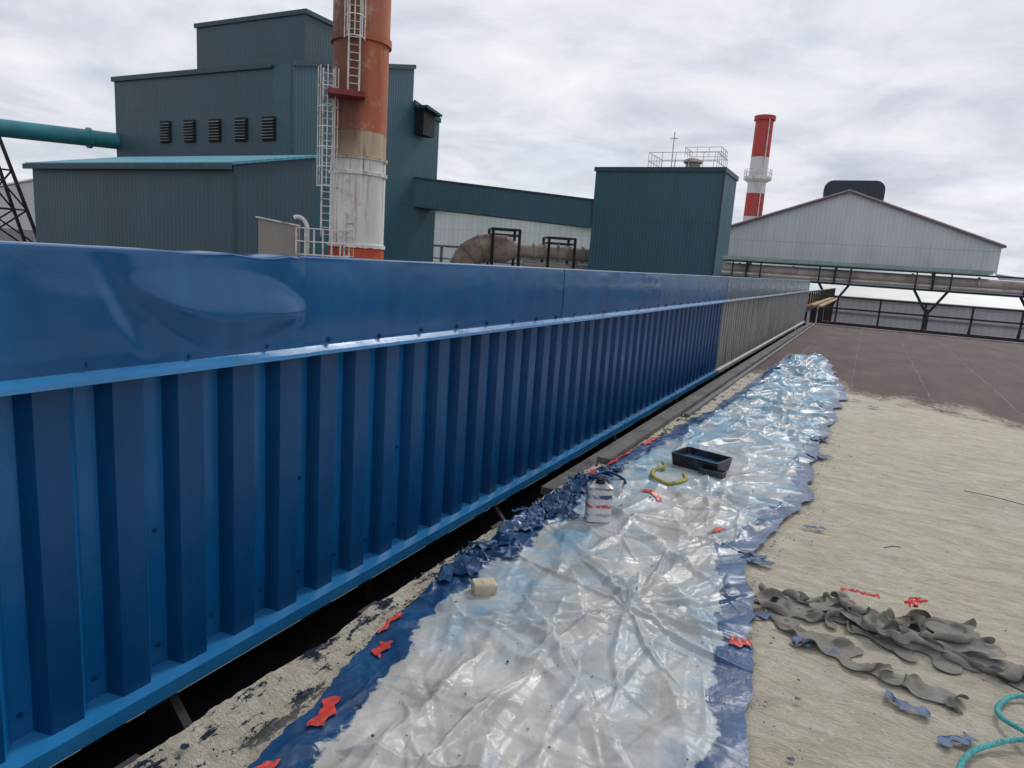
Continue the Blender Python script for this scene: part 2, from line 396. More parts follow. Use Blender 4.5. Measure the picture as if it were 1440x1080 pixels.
def sheet_z(x,y):
    i=min(len(ys)-1,int(np.searchsorted(ys,y))); j=int(round((x-lx[i])/(rx[i]-lx[i])*(NS-1)))
    if j<0 or j>NS-1: return .008
    return float(Zs[i,j])
bw=.08+.12*fbm(ys*2.3,ys*0,61); bwl=.09+.18*fbm(ys*2.1,ys*0,62)
wr=(rx-lx)[:,None]
eR=((1-SS)*wr)/bw[:,None]; eL=(SS*wr)/bwl[:,None]
blue=np.minimum(eR,eL)
blue=np.where(Y>15.1,np.minimum(blue,(15.6-Y)*2),blue)
tint=smooth(3.6,8.0,Y)*.9+.35*smooth(.50,.75,fbm(X*1.7,Y*1.2,66))+ .6*np.exp(-((X+1.42)/.25)**2)*smooth(1.5,3,Y)+.35*np.exp(-((X-np.interp(Y,Ycr,Xr)+.15)/.14)**2)
t=NT('plastic_film')
at=t.n('ShaderNodeAttribute'); at.attribute_name='blue'; ti=t.n('ShaderNodeAttribute'); ti.attribute_name='tint'
e=t.math('ADD',at.outputs['Fac'],t.math('MULTIPLY',t.math('SUBTRACT',t.noise(6,6,.65),.5),1.3))
mr=t.n('ShaderNodeMapRange'); t.l(e,mr.inputs[0]); mr.inputs[1].default_value=.92; mr.inputs[2].default_value=1.0; mr.inputs[3].default_value=1; mr.inputs[4].default_value=0
pal=t.ramp(t.noise(3.0,6,.6),[(.3,(.40,.38,.34)),(.5,(.55,.54,.51)),(.75,(.70,.71,.71))])
tf=t.math('MULTIPLY',ti.outputs['Fac'],t.ramp(t.noise(5,6,.65),[(.32,0.),(.60,1.)]),True)
pal=t.mix(tf,pal,(.14,.36,.54))
pal=t.mix(t.ramp(t.noise(2.3,6,.7,None,.8),[(.58,0.),(.72,.6)]),pal,(.12,.30,.48))
pal=t.mix(t.ramp(t.noise(48,3,.6),[(.69,0.),(.72,.9)]),pal,(.03,.10,.22))
blc=t.ramp(t.noise(9,6,.7,t.map((1,.6,1))),[(.3,(.005,.030,.085)),(.55,(.009,.062,.165)),(.8,(.03,.14,.30))])
t.col(t.mix(mr.outputs[0],pal,blc))
t.set(Roughness=t.ramp(t.noise(9,4,.6),[(.3,.28),(.7,.46)]),Specular_IOR_Level=.5)
t.bump(t.math('ABSOLUTE',t.math('SUBTRACT',t.noise(14,4,.5,None,1.0),.5)),.22,.02)
tr=t.n('ShaderNodeBsdfTransparent'); mx=t.n('ShaderNodeMixShader')
al=t.math('MULTIPLY',t.math('SUBTRACT',1,mr.outputs[0]),t.ramp(t.noise(4,4,.5),[(.3,.42),(.7,.12)]))
t.l(al,mx.inputs[0]); t.l(t.b.outputs[0],mx.inputs[1]); t.l(tr.outputs[0],mx.inputs[2]); t.l(mx.outputs[0],t.out.inputs[0])
grid_mesh('plastic_sheet',X,Y,Zs,t.m,None,{'blue':blue,'tint':tint})

def scrap(mb,cx,cy,L,W,an,zf,amp=.02,n=14,m=5,taper=.2):
    ca,sa=math.cos(an),math.sin(an); vs=[]; sd=random.random()*50; cv=random.uniform(-.25,.25)
    e0,e1=random.uniform(-.5,.5),random.uniform(-.5,.5)
    for i in range(n+1):
        for j in range(m+1):
            uu=i/n-.5; u=uu*L; v=(j/m-.5)*W*(1+taper*math.sin(i*1.1+sd))+math.sin(i*.6+sd)*W*.2+cv*L*uu*uu
            u+=(e0 if uu<0 else e1)*(j/m-.5)*W*abs(uu)*2
            x,y=cx+u*ca-v*sa,cy+u*sa+v*ca
            vs.append((x,y,zf(x,y)+amp*abs(math.sin(i*.75+j*1.0+sd))))
    fs=[(i*(m+1)+j,i*(m+1)+j+1,(i+1)*(m+1)+j+1,(i+1)*(m+1)+j) for i in range(n) for j in range(m)]
    mb.add(vs,fs)
M_red=simple('red_tape_film',(.50,.045,.035),.4,0,.35,12); M_bfilm=simple('blue_film',(.007,.050,.135),.5,0,.4,12,.35)
sz=lambda x,y:sheet_z(x,y)+.005
red=[(-1.45,1.62,.16,.05,1.9),(-1.53,2.02,.10,.045,1.7),(-1.62,2.20,.18,.03,1.6),(-1.42,1.28,.16,.05,1.8),(-1.68,4.75,.34,.05,1.55),(-1.66,5.35,.5,.06,1.52),(-1.60,6.05,.35,.05,1.5),
     (-1.15,4.55,.24,.05,2.4),(-.62,4.15,.12,.045,1.2),(-.28,2.92,.09,.05,.3)]
b=MB()
for (x,y,L,W,a) in red: scrap(b,x,y,L,W,a,sz,.006)
b.obj('red_tape',M_red,None,True)
b=MB()
for k in range(26):
    side=random.random()<.8
    y=(2.4+random.random()*2.6) if side else 1.0+random.random()**1.3*12
    a,c=xr(y); x=(a+random.gauss(.09,.05)) if side else (c+random.gauss(-.06,.04))
    scrap(b,x,y,random.uniform(.12,.30),random.uniform(.06,.13),random.gauss(1.5,.45),sz,.020 if side else .008,18,7,.3)
for (x,y) in [(-.25,3.25),(-.05,3.12),(.35,2.85),(.5,2.72),(-.1,4.7),(.05,10.4),(.25,10.0)]:
    scrap(b,x,y,random.uniform(.08,.2),random.uniform(.03,.06),random.uniform(-.4,.8),lambda x,y:.012,.006,14,5,.4)
b.obj('blue_film_scraps',M_bfilm,None,True)
def flakes(mb,n,fx,smin,smax,z):
    for _ in range(n):
        x,y=fx(); s=random.uniform(smin,smax)*(1 if random.random()<.85 else 2); m=random.randint(4,7); a0=random.random()*6
        el=random.uniform(.3,1); ra=random.random()*3.14
        vs=[]
        for k in range(m):
            a=a0+k*2*math.pi/m; r=s*random.uniform(.5,1); u=r*math.cos(a); v=r*el*math.sin(a)
            vs.append((x+u*math.cos(ra)-v*math.sin(ra),y+u*math.sin(ra)+v*math.cos(ra),z(x,y)+random.uniform(.001,.006)))
        mb.add(vs,[tuple(range(m))])
b=MB()
def strip():
    y=random.uniform(.9,5.5)if random.random()<.8 else random.uniform(5,9)
    return random.uniform(-1.8,np.interp(y,Ycl,Xl)+.02),y
flakes(b,550,strip,.003,.011,lambda x,y:.006)
flakes(b,130,lambda:(random.gauss(.3,.7),random.uniform(2.2,9)),.003,.010,lambda x,y:.008)
flakes(b,240,lambda:(lambda y:(np.interp(y,Ycr,Xr)+abs(random.gauss(0,.10)),y))(random.uniform(2,9)),.003,.011,lambda x,y:.008)
def onsheet():
    y=random.uniform(1.2,7); a,c=xr(y); return random.uniform(a,c),y
flakes(b,260,onsheet,.002,.008,lambda x,y:sheet_z(x,y)+.002)
b.obj('paint_flakes',simple('dark_blue_flakes',(.012,.022,.045),.5,0,.5,20))

# ---------------------------------------------------------------- small objects
can=empty('solvent_can'); cx,cy=-1.32,3.92; z0=sheet_z(cx,cy)+.002
def rrect(hx,hy,r,n=6):
    o=[]
    for (sx,sy,a0) in ((1,1,0),(-1,1,90),(-1,-1,180),(1,-1,270)):
        for k in range(n+1):
            a=math.radians(a0+90*k/n); o.append((sx*(hx-r)+r*math.cos(a),sy*(hy-r)+r*math.sin(a)))
    return o
def loft(mb,secs,c,rot):
    ca,sa=math.cos(rot),math.sin(rot); n=len(secs[0][0]); vs=[]
    for pts,z in secs:
        for (x,y) in pts: vs.append((c[0]+x*ca-y*sa,c[1]+x*sa+y*ca,z))
    fs=[(i*n+k,i*n+(k+1)%n,(i+1)*n+(k+1)%n,(i+1)*n+k) for i in range(len(secs)-1) for k in range(n)]
    fs.append(tuple(range((len(secs)-1)*n,len(secs)*n))); fs.append(tuple(range(n-1,-1,-1))); mb.add(vs,fs)
b=MB(); hx,hy=.078,.058
loft(b,[(rrect(hx,hy,.03),z0),(rrect(hx+.002,hy+.002,.03),z0+.004),(rrect(hx,hy,.03),z0+.010),(rrect(hx,hy,.03),z0+.215),(rrect(hx+.002,hy+.002,.03),z0+.222),(rrect(hx-.004,hy-.004,.028),z0+.226),(rrect(hx-.03,hy-.03,.02),z0+.240)],(cx,cy),.5)
t=NT('can_label'); sp=t.sep(); zz=t.math('ADD',t.math('DIVIDE',t.math('SUBTRACT',sp[2],z0),.23),t.math('MULTIPLY',t.math('SUBTRACT',t.noise(28,4),.5),.10))
cc=t.ramp(zz,[(0,(.6,.6,.58)),(.16,(.30,.32,.34)),(.24,(.62,.62,.6)),(.40,(.45,.06,.05)),(.50,(.60,.60,.59)),(.66,(.05,.09,.18)),(.78,(.62,.62,.6)),(.90,(.22,.22,.23))],'CONSTANT')
cc=t.mix(t.ramp(t.noise(22,6,.7),[(.46,0.),(.58,.9)]),cc,(.52,.53,.54)); cc=t.mix(t.ramp(t.noise(15,5,.7),[(.6,0.),(.66,.9)]),cc,(.05,.12,.24))
t.col(cc); t.set(Roughness=.35,Metallic=.1)
b.obj('body',t.m,can,True)
b=MB(); b.path([(cx,cy,z0+.236),(cx,cy,z0+.254)],.030,16); b.path([(cx,cy,z0+.254),(cx,cy,z0+.268)],.022,16)
b.path([(cx-.05,cy-.02,z0+.235),(cx-.04,cy-.015,z0+.266),(cx,cy-.030,z0+.280),(cx+.035,cy+.012,z0+.266),(cx+.05,cy+.022,z0+.235)],.004,6)
b.obj('cap_and_handle',M_steel,can,True)
tray=empty('paint_tray'); cx,cy=-1.03,5.57; z0=sheet_z(cx,cy)+.004
def open_box(mb,hx,hy,h,th,c,rot,z0,fl=1.15):
    o0=rrect(hx,hy,.02,3);o1=rrect(hx*fl,hy*fl,.02,3);i1=rrect(hx*fl-th,hy*fl-th,.018,3);i0=rrect(hx-th,hy-th,.018,3)
    loft(mb,[(o0,z0),(o1,z0+h),(i1,z0+h),(i0,z0+.012)],c,rot)
b=MB(); open_box(b,.19,.14,.10,.012,(cx,cy),-.25,z0,1.08); b.obj('shell',simple('black_plastic',(.012,.012,.016),.4,0,.4,20,dirt=(.02,.06,.14)),tray)
b=MB(); loft(b,[(rrect(.172,.122,.018,3),z0+.014),(rrect(.180,.130,.018,3),z0+.045)],(cx,cy),-.25); b.obj('paint_residue',simple('wet_blue_paint',(.03,.13,.27),.25,0,.5,9),tray)
b=MB(); open_box(b,.1,.045,.05,.006,(cx+.13,cy-.19),-.2,z0,1.05); b.obj('small_pan',simple('stained_pan',(.05,.05,.06),.5,0,.4,20),tray)
b=MB(); cx,cy=-1.43,2.675; z0=sheet_z(cx,cy)
loft(b,[(rrect(.052,.036,.01,3),z0),(rrect(.057,.040,.01,3),z0+.012),(rrect(.057,.041,.01,3),z0+.048),(rrect(.052,.035,.01,3),z0+.056)],(cx,cy),.75)
b.obj('sponge_block',simple('sponge_foam',(.50,.43,.31),.95,0,.3,40,dirt=(.30,.27,.22)),None,True)
def catmull(pts,n=10):
    P_=[Vector(p) for p in pts]; P_=[P_[0]*2-P_[1]]+P_+[P_[-1]*2-P_[-2]]; o=[]
    for i in range(1,len(P_)-2):
        for k in range(n):
            u=k/n; o.append(.5*((2*P_[i])+(-P_[i-1]+P_[i+1])*u+(2*P_[i-1]-5*P_[i]+4*P_[i+1]-P_[i+2])*u*u+(-P_[i-1]+3*P_[i]-3*P_[i+1]+P_[i+2])*u**3))
    o.append(P_[-2]); return o
def rope(name,pts,r,mat,strands=3,pitch=.05):
    c=catmull(pts,24); b=MB()
    d=[0]
    for i in range(1,len(c)): d.append(d[-1]+(c[i]-c[i-1]).length)
    N=int(d[-1]/(r*.55)); ds=np.linspace(0,d[-1],N); arr=np.array([list(p) for p in c])
    pp=[Vector([np.interp(s,d,arr[:,k]) for k in range(3)]) for s in ds]
    for q in range(strands):
        path=[]
        for i,p in enumerate(pp):
            tg=(pp[min(i+1,N-1)]-pp[max(i-1,0)]).normalized(); a=tg.cross(Vector((0,0,1))).normalized(); bb=a.cross(tg)
            ph=2*math.pi*(ds[i]/pitch+q/strands); path.append(p+(a*math.cos(ph)+bb*math.sin(ph))*r*.52)
        b.path(path,r*.55,7)
    return b.obj(name,mat,None,True)
M_rt=simple('teal_rope_fibre',(.07,.36,.36),.85,0,.4,60,dirt=(.16,.40,.38)); M_ry=simple('yellow_rope_fibre',(.42,.38,.06),.8,0,.4,40,dirt=(.05,.14,.16))
rope('teal_rope',[(.40,2.2,.02),(.47,2.45,.02),(.52,2.62,.022),(.60,2.74,.02),(.72,2.83,.035),(.9,2.9,.02),(1.1,2.86,.02),(1.2,3.0,.02),(1.05,3.2,.03),(.86,3.22,.02),(.74,3.16,.02),(.67,3.04,.02),(.67,2.94,.03),(.74,2.84,.05),(.85,2.75,.03),(1.1,2.6,.02)],.010,M_rt,3,.038)
z0=sheet_z(-1.17,5.0)
rope('yellow_rope',[(-1.29,5.35,z0+.03),(-1.25,5.25,z0+.03),(-1.30,5.12,z0+.02),(-1.27,4.98,z0+.02),(-1.20,4.90,z0+.02),(-1.12,4.86,z0+.02),(-1.05,4.92,z0+.03),(-1.03,5.03,z0+.03),(-1.07,5.12,z0+.04)],.014,M_ry)
rope('blue_cord',[(-1.62,4.62,.07),(-1.55,4.75,.08),(-1.42,4.72,.06),(-1.36,4.6,.07)],.010,M_bfilm)
# grey cloth heap: position based drape
def cloth(name,spine,width,rest_l,rest_w,nu,nv,seed,m,parent,steps=170,amp=.10,base=0.):
    sp=np.array(spine); d=np.r_[0,np.cumsum(np.hypot(*np.diff(sp,axis=0).T))]
    u=np.linspace(0,1,nu)[:,None]*np.ones((1,nv)); v=np.ones((nu,1))*np.linspace(-.5,.5,nv)[None,:]
    cx=np.interp(u*d[-1],d,sp[:,0]); cy=np.interp(u*d[-1],d,sp[:,1]); gx,gy=np.gradient(cx[:,0]),np.gradient(cy[:,0]); L=np.hypot(gx,gy); tx,ty=(gx/L)[:,None],(gy/L)[:,None]
    W=width*(.6+.8*vn(u*4,u*0,seed))
    U=u*rest_l; V=v*rest_w
    x=cx-ty*v*W+(fbm(U*5,V*5,seed+1)-.5)*.20; y=cy+tx*v*W+(fbm(U*5,V*5,seed+2)-.5)*.20
    n=fbm(U*3,V*7,seed+3,3); z=.02+amp*np.clip(np.abs(n-.5)*4,0,1)+.04*fbm(U*7,V*9,seed+4)
    P=np.stack([x,y,z],-1); Q=P.copy(); ru=rest_l/(nu-1); rv=rest_w/(nv-1)
    cons=[]
    for ax,r_ in ((0,ru),(1,rv)):
        for st,k,kc in ((1,1.,.8),(2,.35,.6),(4,.0,.30)):
            for off in range(2*st):
                N=P.shape[ax]; idx=np.array([i for i in range(N-st) if (i%(2*st))==off])
                if len(idx): cons.append((ax,idx,st,r_*st*(1 if st<4 else .9),k,kc))
    def proj(P,c):
        ax,idx,st,r_,k,kc=c
        if ax==0: a=P[idx];b=P[idx+st]
        else: a=P[:,idx];b=P[:,idx+st]
        dd=b-a; L=np.sqrt((dd**2).sum(-1,keepdims=True))+1e-9; s=(L-r_)/L; s=np.where(s>0,s*k,s*kc)*.5
        if ax==0: P[idx]+=dd*s; P[idx+st]-=dd*s
        else: P[:,idx]+=dd*s; P[:,idx+st]-=dd*s
    h=.006+.002*vn(U*50,V*50,5)+base
    for it in range(steps):
        vel=(P-Q)*.85; Q=P.copy(); P=P+np.clip(vel,-.006,.006); P[...,2]-=.0004
        for k in range(4):
            for c in cons: proj(P,c)
            lo=P[...,2]<h; P[...,2]=np.maximum(P[...,2],h); P[...,:2]=np.where(lo[...,None],Q[...,:2]+(P[...,:2]-Q[...,:2])*.04,P[...,:2])
    o=grid_mesh(name,P[...,0],P[...,1],P[...,2],m,parent); md=o.modifiers.new('s','SUBSURF'); md.levels=md.render_levels=1
    return o
t=NT('grey_cloth'); c=t.ramp(t.noise(9,6,.65),[(.3,(.15,.14,.12)),(.6,(.24,.225,.20)),(.8,(.35,.33,.30))]); c=t.mix(t.ramp(t.noise(5,5,.7),[(.60,0.),(.68,.6)]),c,(.05,.12,.22)); t.col(c)
t.set(Roughness=.95,Specular_IOR_Level=.1); t.bump(t.noise(140,4,.7),.4,.004)
ch=empty('cloth_heap')
cloth('main_fold',[(-.28,3.42),(.0,3.55),(.3,3.50),(.66,3.66)],.20,1.5,.62,110,50,3,t.m,ch,80,.13)
cloth('right_fold',[(.22,3.42),(.5,3.36),(.8,3.36),(1.35,3.24)],.16,1.7,.50,110,40,30,t.m,ch,80,.11)
cloth('front_tail',[(-.27,3.28),(.05,3.18),(.22,3.06),(.5,3.0)],.07,1.25,.24,90,20,60,t.m,ch,80,.06)
cloth('top_bundle',[(.02,3.56),(.25,3.45),(.45,3.48),(.66,3.6)],.12,1.0,.40,76,34,90,t.m,ch,70,.08,.03)
b=MB(); scrap(b,.40,3.62,.12,.05,1.0,lambda x,y:.11,.02); scrap(b,.17,3.68,.18,.03,.1,lambda x,y:.07,.010); b.obj('red_tape',M_red,None,True)
b=MB()
for (x,y,L,a) in [(.9,6.4,.4,-.3),(.3,4.6,.12,.7)]:
    b.path([(x,y,.015),(x+L*.5*math.cos(a),y+L*.5*math.sin(a)+.02,.016),(x+L*math.cos(a),y+L*math.sin(a),.015)],.003,5)
b.obj('loose_wire',M_steel)

# ---------------------------------------------------------------- teal plant building
A=empty('plant_building')
b=MB(); b.box(-65.3,-44.9,42.5,63.3,GZ,15.6); b.obj('main_block',M_teald,A)
b=MB(); b.prism([(42.503,GZ),(42.503,15.6),(58.5,19.5),(58.5,16.3),(63.3,15.5),(63.3,GZ)],'X',-44.9,-42.75); b.obj('side_block',M_teal,A)
b=MB(); b.box(-63.4,-48.8,50,55.5,15.6,22.4); b.obj('upper_block',M_teald,A)
b=MB()
b.box(-65.5,-44.9,42.3,42.5,15.35,15.75); b.box(-63.6,-48.6,49.85,50,22.15,22.55); b.box(-48.8,-48.62,50,55.6,22.15,22.55)
b.prism([(42.3,15.35),(42.3,15.75),(58.6,19.7),(58.6,19.3)],'X',-42.75,-42.6); b.prism([(58.6,16.0),(58.6,16.45),(63.4,15.65),(63.4,15.2)],'X',-42.75,-42.6)
b.box(-42.75,-42.6,42.3,42.5,GZ,15.3)
b.obj('corner_and_roof_trim',M_tealtrim,A)
b=MB(); bf=MB()
for k in range(5):
    x=-58.1+k*3.2; bf.box(x-.72,x+.72,42.40,42.46,9.75,11.65)
    for j in range(7): 
        z=9.9+j*.24; b.add([(x-.62,42.39,z),(x+.62,42.39,z),(x+.62,42.20,z+.02),(x-.62,42.20,z+.02),(x-.62,42.39,z+.13),(x+.62,42.39,z+.13)],[(3,2,5,4),(0,1,2,3)])
bf.obj('louver_frames',M_black,A)
b.obj('louver_blades',M_louver,A)
b=MB(); b.prism([(58.8,13.2),(58.8,15.6),(60.8,15.6),(60.8,13.2)],'X',-42.6,-41.6); b.obj('vent_hood',M_steel,A)
b=MB(); b.prism([(58.5,15.6),(61.2,15.3),(61.2,15.5),(58.5,15.9)],'X',-42.6,-41.0); b.obj('vent_canopy',M_tealtrim,A)
B=empty('side_shed')
MB().prism([(27,GZ),(27,5.6),(33.2,6.9),(33.2,GZ)],'X',-50.5,-31.45).obj('shed_walls',M_teald,B)
MB().prism([(26.7,5.56),(26.7,5.70),(33.5,7.13),(33.5,6.99)],'X',-50.8,-31.2).obj('shed_roof',M_blueroof,B)
b=MB(); b.box(-50.8,-31.2,26.55,26.7,5.3,5.62); b.box(-31.45,-31.3,26.9,27.05,GZ,5.3); b.obj('gutter_and_corner',M_tealtrim,B)
G=empty('conveyor_bridge')
def gal(z0,z1,off):
    p0=np.array([-43.5,58.8]);p1=np.array([-26,70.93]); d=(p1-p0)/np.linalg.norm(p1-p0); nn=np.array([-d[1],d[0]])
    vs=[]
    for (p,zz0,zz1) in ((p0,z0[0],z0[1]),(p1,z1[0],z1[1])):
        for o in off:
            q=p+nn*o; vs+=[(q[0],q[1],zz0),(q[0],q[1],zz1)]
    return MB().add(vs,[(0,1,3,2),(4,6,7,5),(0,4,5,1),(2,3,7,6),(1,5,7,3),(0,2,6,4)])
gal((6.25,9.05),(5.45,8.2),(0,2.6)).obj('gallery_box',M_teal,G)
gal((9.05,9.2),(8.2,8.35),(-.15,2.75)).obj('gallery_roof',M_tealtrim,G)
C=empty('transfer_building')
MB().box(-27.2,-14,69.8,76.5,GZ,11.5).obj('walls',M_teal,C)
b=MB(); b.box(-27.35,-13.85,69.65,69.8,11.2,11.65); b.box(-14,-13.85,69.8,76.6,11.2,11.65); b.box(-14.1,-13.9,69.7,69.8,GZ,11.2); b.obj('roof_trim',M_tealtrim,C)
b=MB()
def rail(mb,x0,x1,y0,y1,z0,h=1.1,r=.04,n=6):
    for (xa,ya,xb,yb) in ((x0,y0,x1,y0),(x1,y0,x1,y1),(x1,y1,x0,y1),(x0,y1,x0,y0)):
        for hh in (.5*h,h): mb.beam((xa,ya,z0+hh),(xb,yb,z0+hh),r)
        for k in range(n): 
            u=k/n; mb.beam((xa+(xb-xa)*u,ya+(yb-ya)*u,z0),(xa+(xb-xa)*u,ya+(yb-ya)*u,z0+h),r)
rail(b,-21.9,-15,70.6,75.5,11.5,1.7,.06,5); b.beam((-19.6,71,11.5),(-19.6,71,15.2),.1); b.beam((-20,71,14.6),(-19.2,71,14.6),.08); rail(b,-18.6,-15,72,75,13.0,.9,.05,3)
b.obj('roof_railing',M_whitep,C)
b=MB(); b.lathe((-17.6,71.6),[(.7,11.5),(.7,12.2),(.95,12.3),(.9,12.55),(.4,12.75)],20); b.obj('roof_vent',M_pipe,C,True)

# ---------------------------------------------------------------- big smokestack
st=empty('smokestack'); c0=(-20.8,24.6); fr_=Vector((.646,-.763,0)); le=Vector((-.763,-.646,0)); C0=Vector((c0[0],c0[1],0))
r=1.2
prof=[(r*1.02,GZ),(r*1.02,1.6),(r*1.07,1.62),(r*1.07,1.78),(r,1.8),(r,4.7),(r*1.06,4.72),(r*1.06,4.86),(r,4.88),(r,5.35),(r*1.06,5.37),(r*1.06,5.5),(r*.985,5.52),(r*.985,10.1),(r*1.07,10.12),(r*1.07,10.4),(r*1.0,10.42),(r*1.0,12.9),(r*1.05,12.95),(r*1.05,13.1),(r*.98,13.12),(r*.98,24),(r*1.03,24),(r*1.03,24.3)]
t=NT('stack_paint'); sp=t.sep()
zn=t.math('DIVIDE',t.math('ADD',sp[2],t.math('MULTIPLY',t.math('SUBTRACT',t.noise(3,6,.7),.5),.25)),20)
cc=t.ramp(zn,[(0,(.52,.08,.03)),(1.62/20,(.70,.68,.64)),(5.35/20,(.52,.41,.28)),(6.45/20,(.46,.13,.06)),(10.2/20,(.44,.14,.08)),(13/20,(.47,.16,.095))],'CONSTANT')
cc=t.mix(t.ramp(t.noise(1.8,6,.7,t.map((1.6,1.6,.10))),[(.50,0.),(.66,.55)]),cc,(.22,.11,.06))
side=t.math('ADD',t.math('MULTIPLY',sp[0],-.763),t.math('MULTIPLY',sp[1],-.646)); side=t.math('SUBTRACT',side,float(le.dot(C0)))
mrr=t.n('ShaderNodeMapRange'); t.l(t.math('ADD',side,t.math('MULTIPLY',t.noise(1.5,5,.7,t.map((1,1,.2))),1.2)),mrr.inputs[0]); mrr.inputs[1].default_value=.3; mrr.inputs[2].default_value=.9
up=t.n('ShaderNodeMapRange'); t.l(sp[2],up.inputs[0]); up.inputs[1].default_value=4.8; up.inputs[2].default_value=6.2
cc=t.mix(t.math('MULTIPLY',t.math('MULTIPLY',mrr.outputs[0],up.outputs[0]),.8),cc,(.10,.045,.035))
cc=t.mix(t.ramp(t.noise(2.6,6,.75,t.map((1.5,1.5,.05))),[(.56,0.),(.64,.85)]),cc,(.10,.05,.03))
cc=t.mix(t.ramp(t.noise(1.2,6,.7),[(.56,0.),(.68,.6)]),cc,(.45,.36,.28))
t.col(cc); t.set(Roughness=.75); t.bump(t.noise(6,6),.3,.03)
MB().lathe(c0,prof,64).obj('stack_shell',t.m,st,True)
def ladder(mb,base,z0,z1,w=.45,out=None,cage=True):
    a=base+le*w/2; c=base-le*w/2
    mb.beam((a.x,a.y,z0),(a.x,a.y,z1),.06,.05); mb.beam((c.x,c.y,z0),(c.x,c.y,z1),.06,.05)
    z=z0+.1
    while z<z1: mb.path([(a.x,a.y,z),(c.x,c.y,z)],.02,6); z+=.3
    if cage:
        z=z0+2.1; rr=.42
        while z<z1:
            pts=[]
            for k in range(13):
                an=math.pi*k/12; p=base+le*math.cos(an)*rr+out*(math.sin(an)*rr*1.6); pts.append((p.x,p.y,z))
            mb.path(pts,.025,5); z+=.8
        for k in (1,3,6,9,11):
            an=math.pi*k/12; p=base+le*math.cos(an)*rr+out*(math.sin(an)*rr*1.6); mb.beam((p.x,p.y,z0+2.1),(p.x,p.y,z1),.03,.03)
b=MB()
ladder(b,C0+fr_*1.32+le*.28,7.9,22,.45,fr_,True)
ladder(b,C0+fr_*.75+le*1.30,2.0,8.9,.42,fr_,True)
pb=C0+fr_*1.2+le*1.2
for z in (1.2,1.75,2.3): b.beam(pb+le*1.3+Vector((0,0,z)),pb-le*.9+Vector((0,0,z)),.05)
for k in range(7): q=pb+le*(1.3-.366*k); b.beam((q.x,q.y,.2),(q.x,q.y,2.3),.05)
q=pb-le*.7
for k in range(9): b.beam((q.x,q.y,.4+k*.28),(q.x+.3,q.y+.25,.4+k*.28),.035)
b.beam((q.x,q.y,0),(q.x,q.y,3.1),.05); b.beam((q.x+.3,q.y+.25,0),(q.x+.3,q.y+.25,3.1),.05)
b.obj('ladders',M_whitep,st)
b=MB(); q=C0+fr_*1.3+le*.35
vs=[]
for z in (7.72,7.92):
    for (l,f) in ((.95,-.6),(-.55,-.3),(-.55,.55),(.95,.55)): p=q+le*l+fr_*f; vs.append((p.x,p.y,z))
b.add(vs,[(3,2,1,0),(4,5,6,7),(0,1,5,4),(1,2,6,5),(2,3,7,6),(3,0,4,7)]); b.obj('ladder_landing',M_redsteel,st)
b=MB(); q=C0+fr_*1.0+le*2.05
b.path([(q.x,q.y,-1),(q.x,q.y,1.2),(q.x,q.y,2.2)]+[(q.x+le.x*(.4-.4*math.cos(a)),q.y+le.y*(.4-.4*math.cos(a)),2.2+.55*math.sin(a)) for a in np.linspace(.1,2.0,10)],.09,10)
b.obj('white_bent_pipe',M_whitep,st,True)
hb=empty('equipment_enclosure'); b=MB(); e0=C0+le*3.2+fr_*.4
vs=[]
for z in (GZ,2.45):
    for (l,f) in ((.85,-.6),(-.75,-.6),(-.75,.6),(.85,.6)): p=e0+le*l+fr_*f; vs.append((p.x,p.y,z if z<0 else z+.15*l))
b.add(vs,[(0,1,2,3),(7,6,5,4),(0,4,5,1),(1,5,6,2),(2,6,7,3),(3,7,4,0)])
b.obj('corrugated_enclosure',cladding('beige_cladding',(.30,.27,.24),pitch=.18),hb)
b=MB(); a=e0+fr_*.64; b.beam(a+le*.95+Vector((0,0,2.62)),a-le*.85+Vector((0,0,2.38)),.10,.06); b.obj('enclosure_trim',M_whitep,hb)

fs=empty('striped_smokestack'); fc=(-17.2,110)
t=NT('striped_paint'); sp=t.sep(); zn=t.math('DIVIDE',sp[2],26)
cc=t.ramp(zn,[(0,(.45,.05,.04)),(8.5/26,(.62,.62,.62)),(10.2/26,(.45,.05,.04)),(13.6/26,(.64,.64,.63)),(18.7/26,(.46,.05,.04))],'CONSTANT')
cc=t.mix(t.ramp(t.noise(.8,6,.7,t.map((1,1,.2))),[(.5,0.),(.7,.4)]),cc,(.25,.16,.14)); t.col(cc); t.set(Roughness=.7)
MB().lathe(fc,[(1.5,GZ),(1.32,10),(1.25,24.0),(1.5,24.0),(1.5,24.6),(1.0,24.6)],32).obj('shaft',t.m,fs,True)
b=MB(); b.lathe(fc,[(1.3,15.2),(2.0,15.6),(2.0,16.0),(1.3,16.0)],24)
for k in range(16):
    a=k*math.pi/8; b.beam((fc[0]+1.95*math.cos(a),fc[1]+1.95*math.sin(a),16),(fc[0]+1.95*math.cos(a),fc[1]+1.95*math.sin(a),17),.06)
for zz in (16.5,17): b.path([(fc[0]+1.95*math.cos(a),fc[1]+1.95*math.sin(a),zz) for a in np.linspace(0,6.283,25)],.04,5)
b.beam((fc[0]+.9,fc[1]-1.2,2),(fc[0]+.9,fc[1]-1.2,24),.12); b.obj('platform_and_ladder',M_whitep,fs)

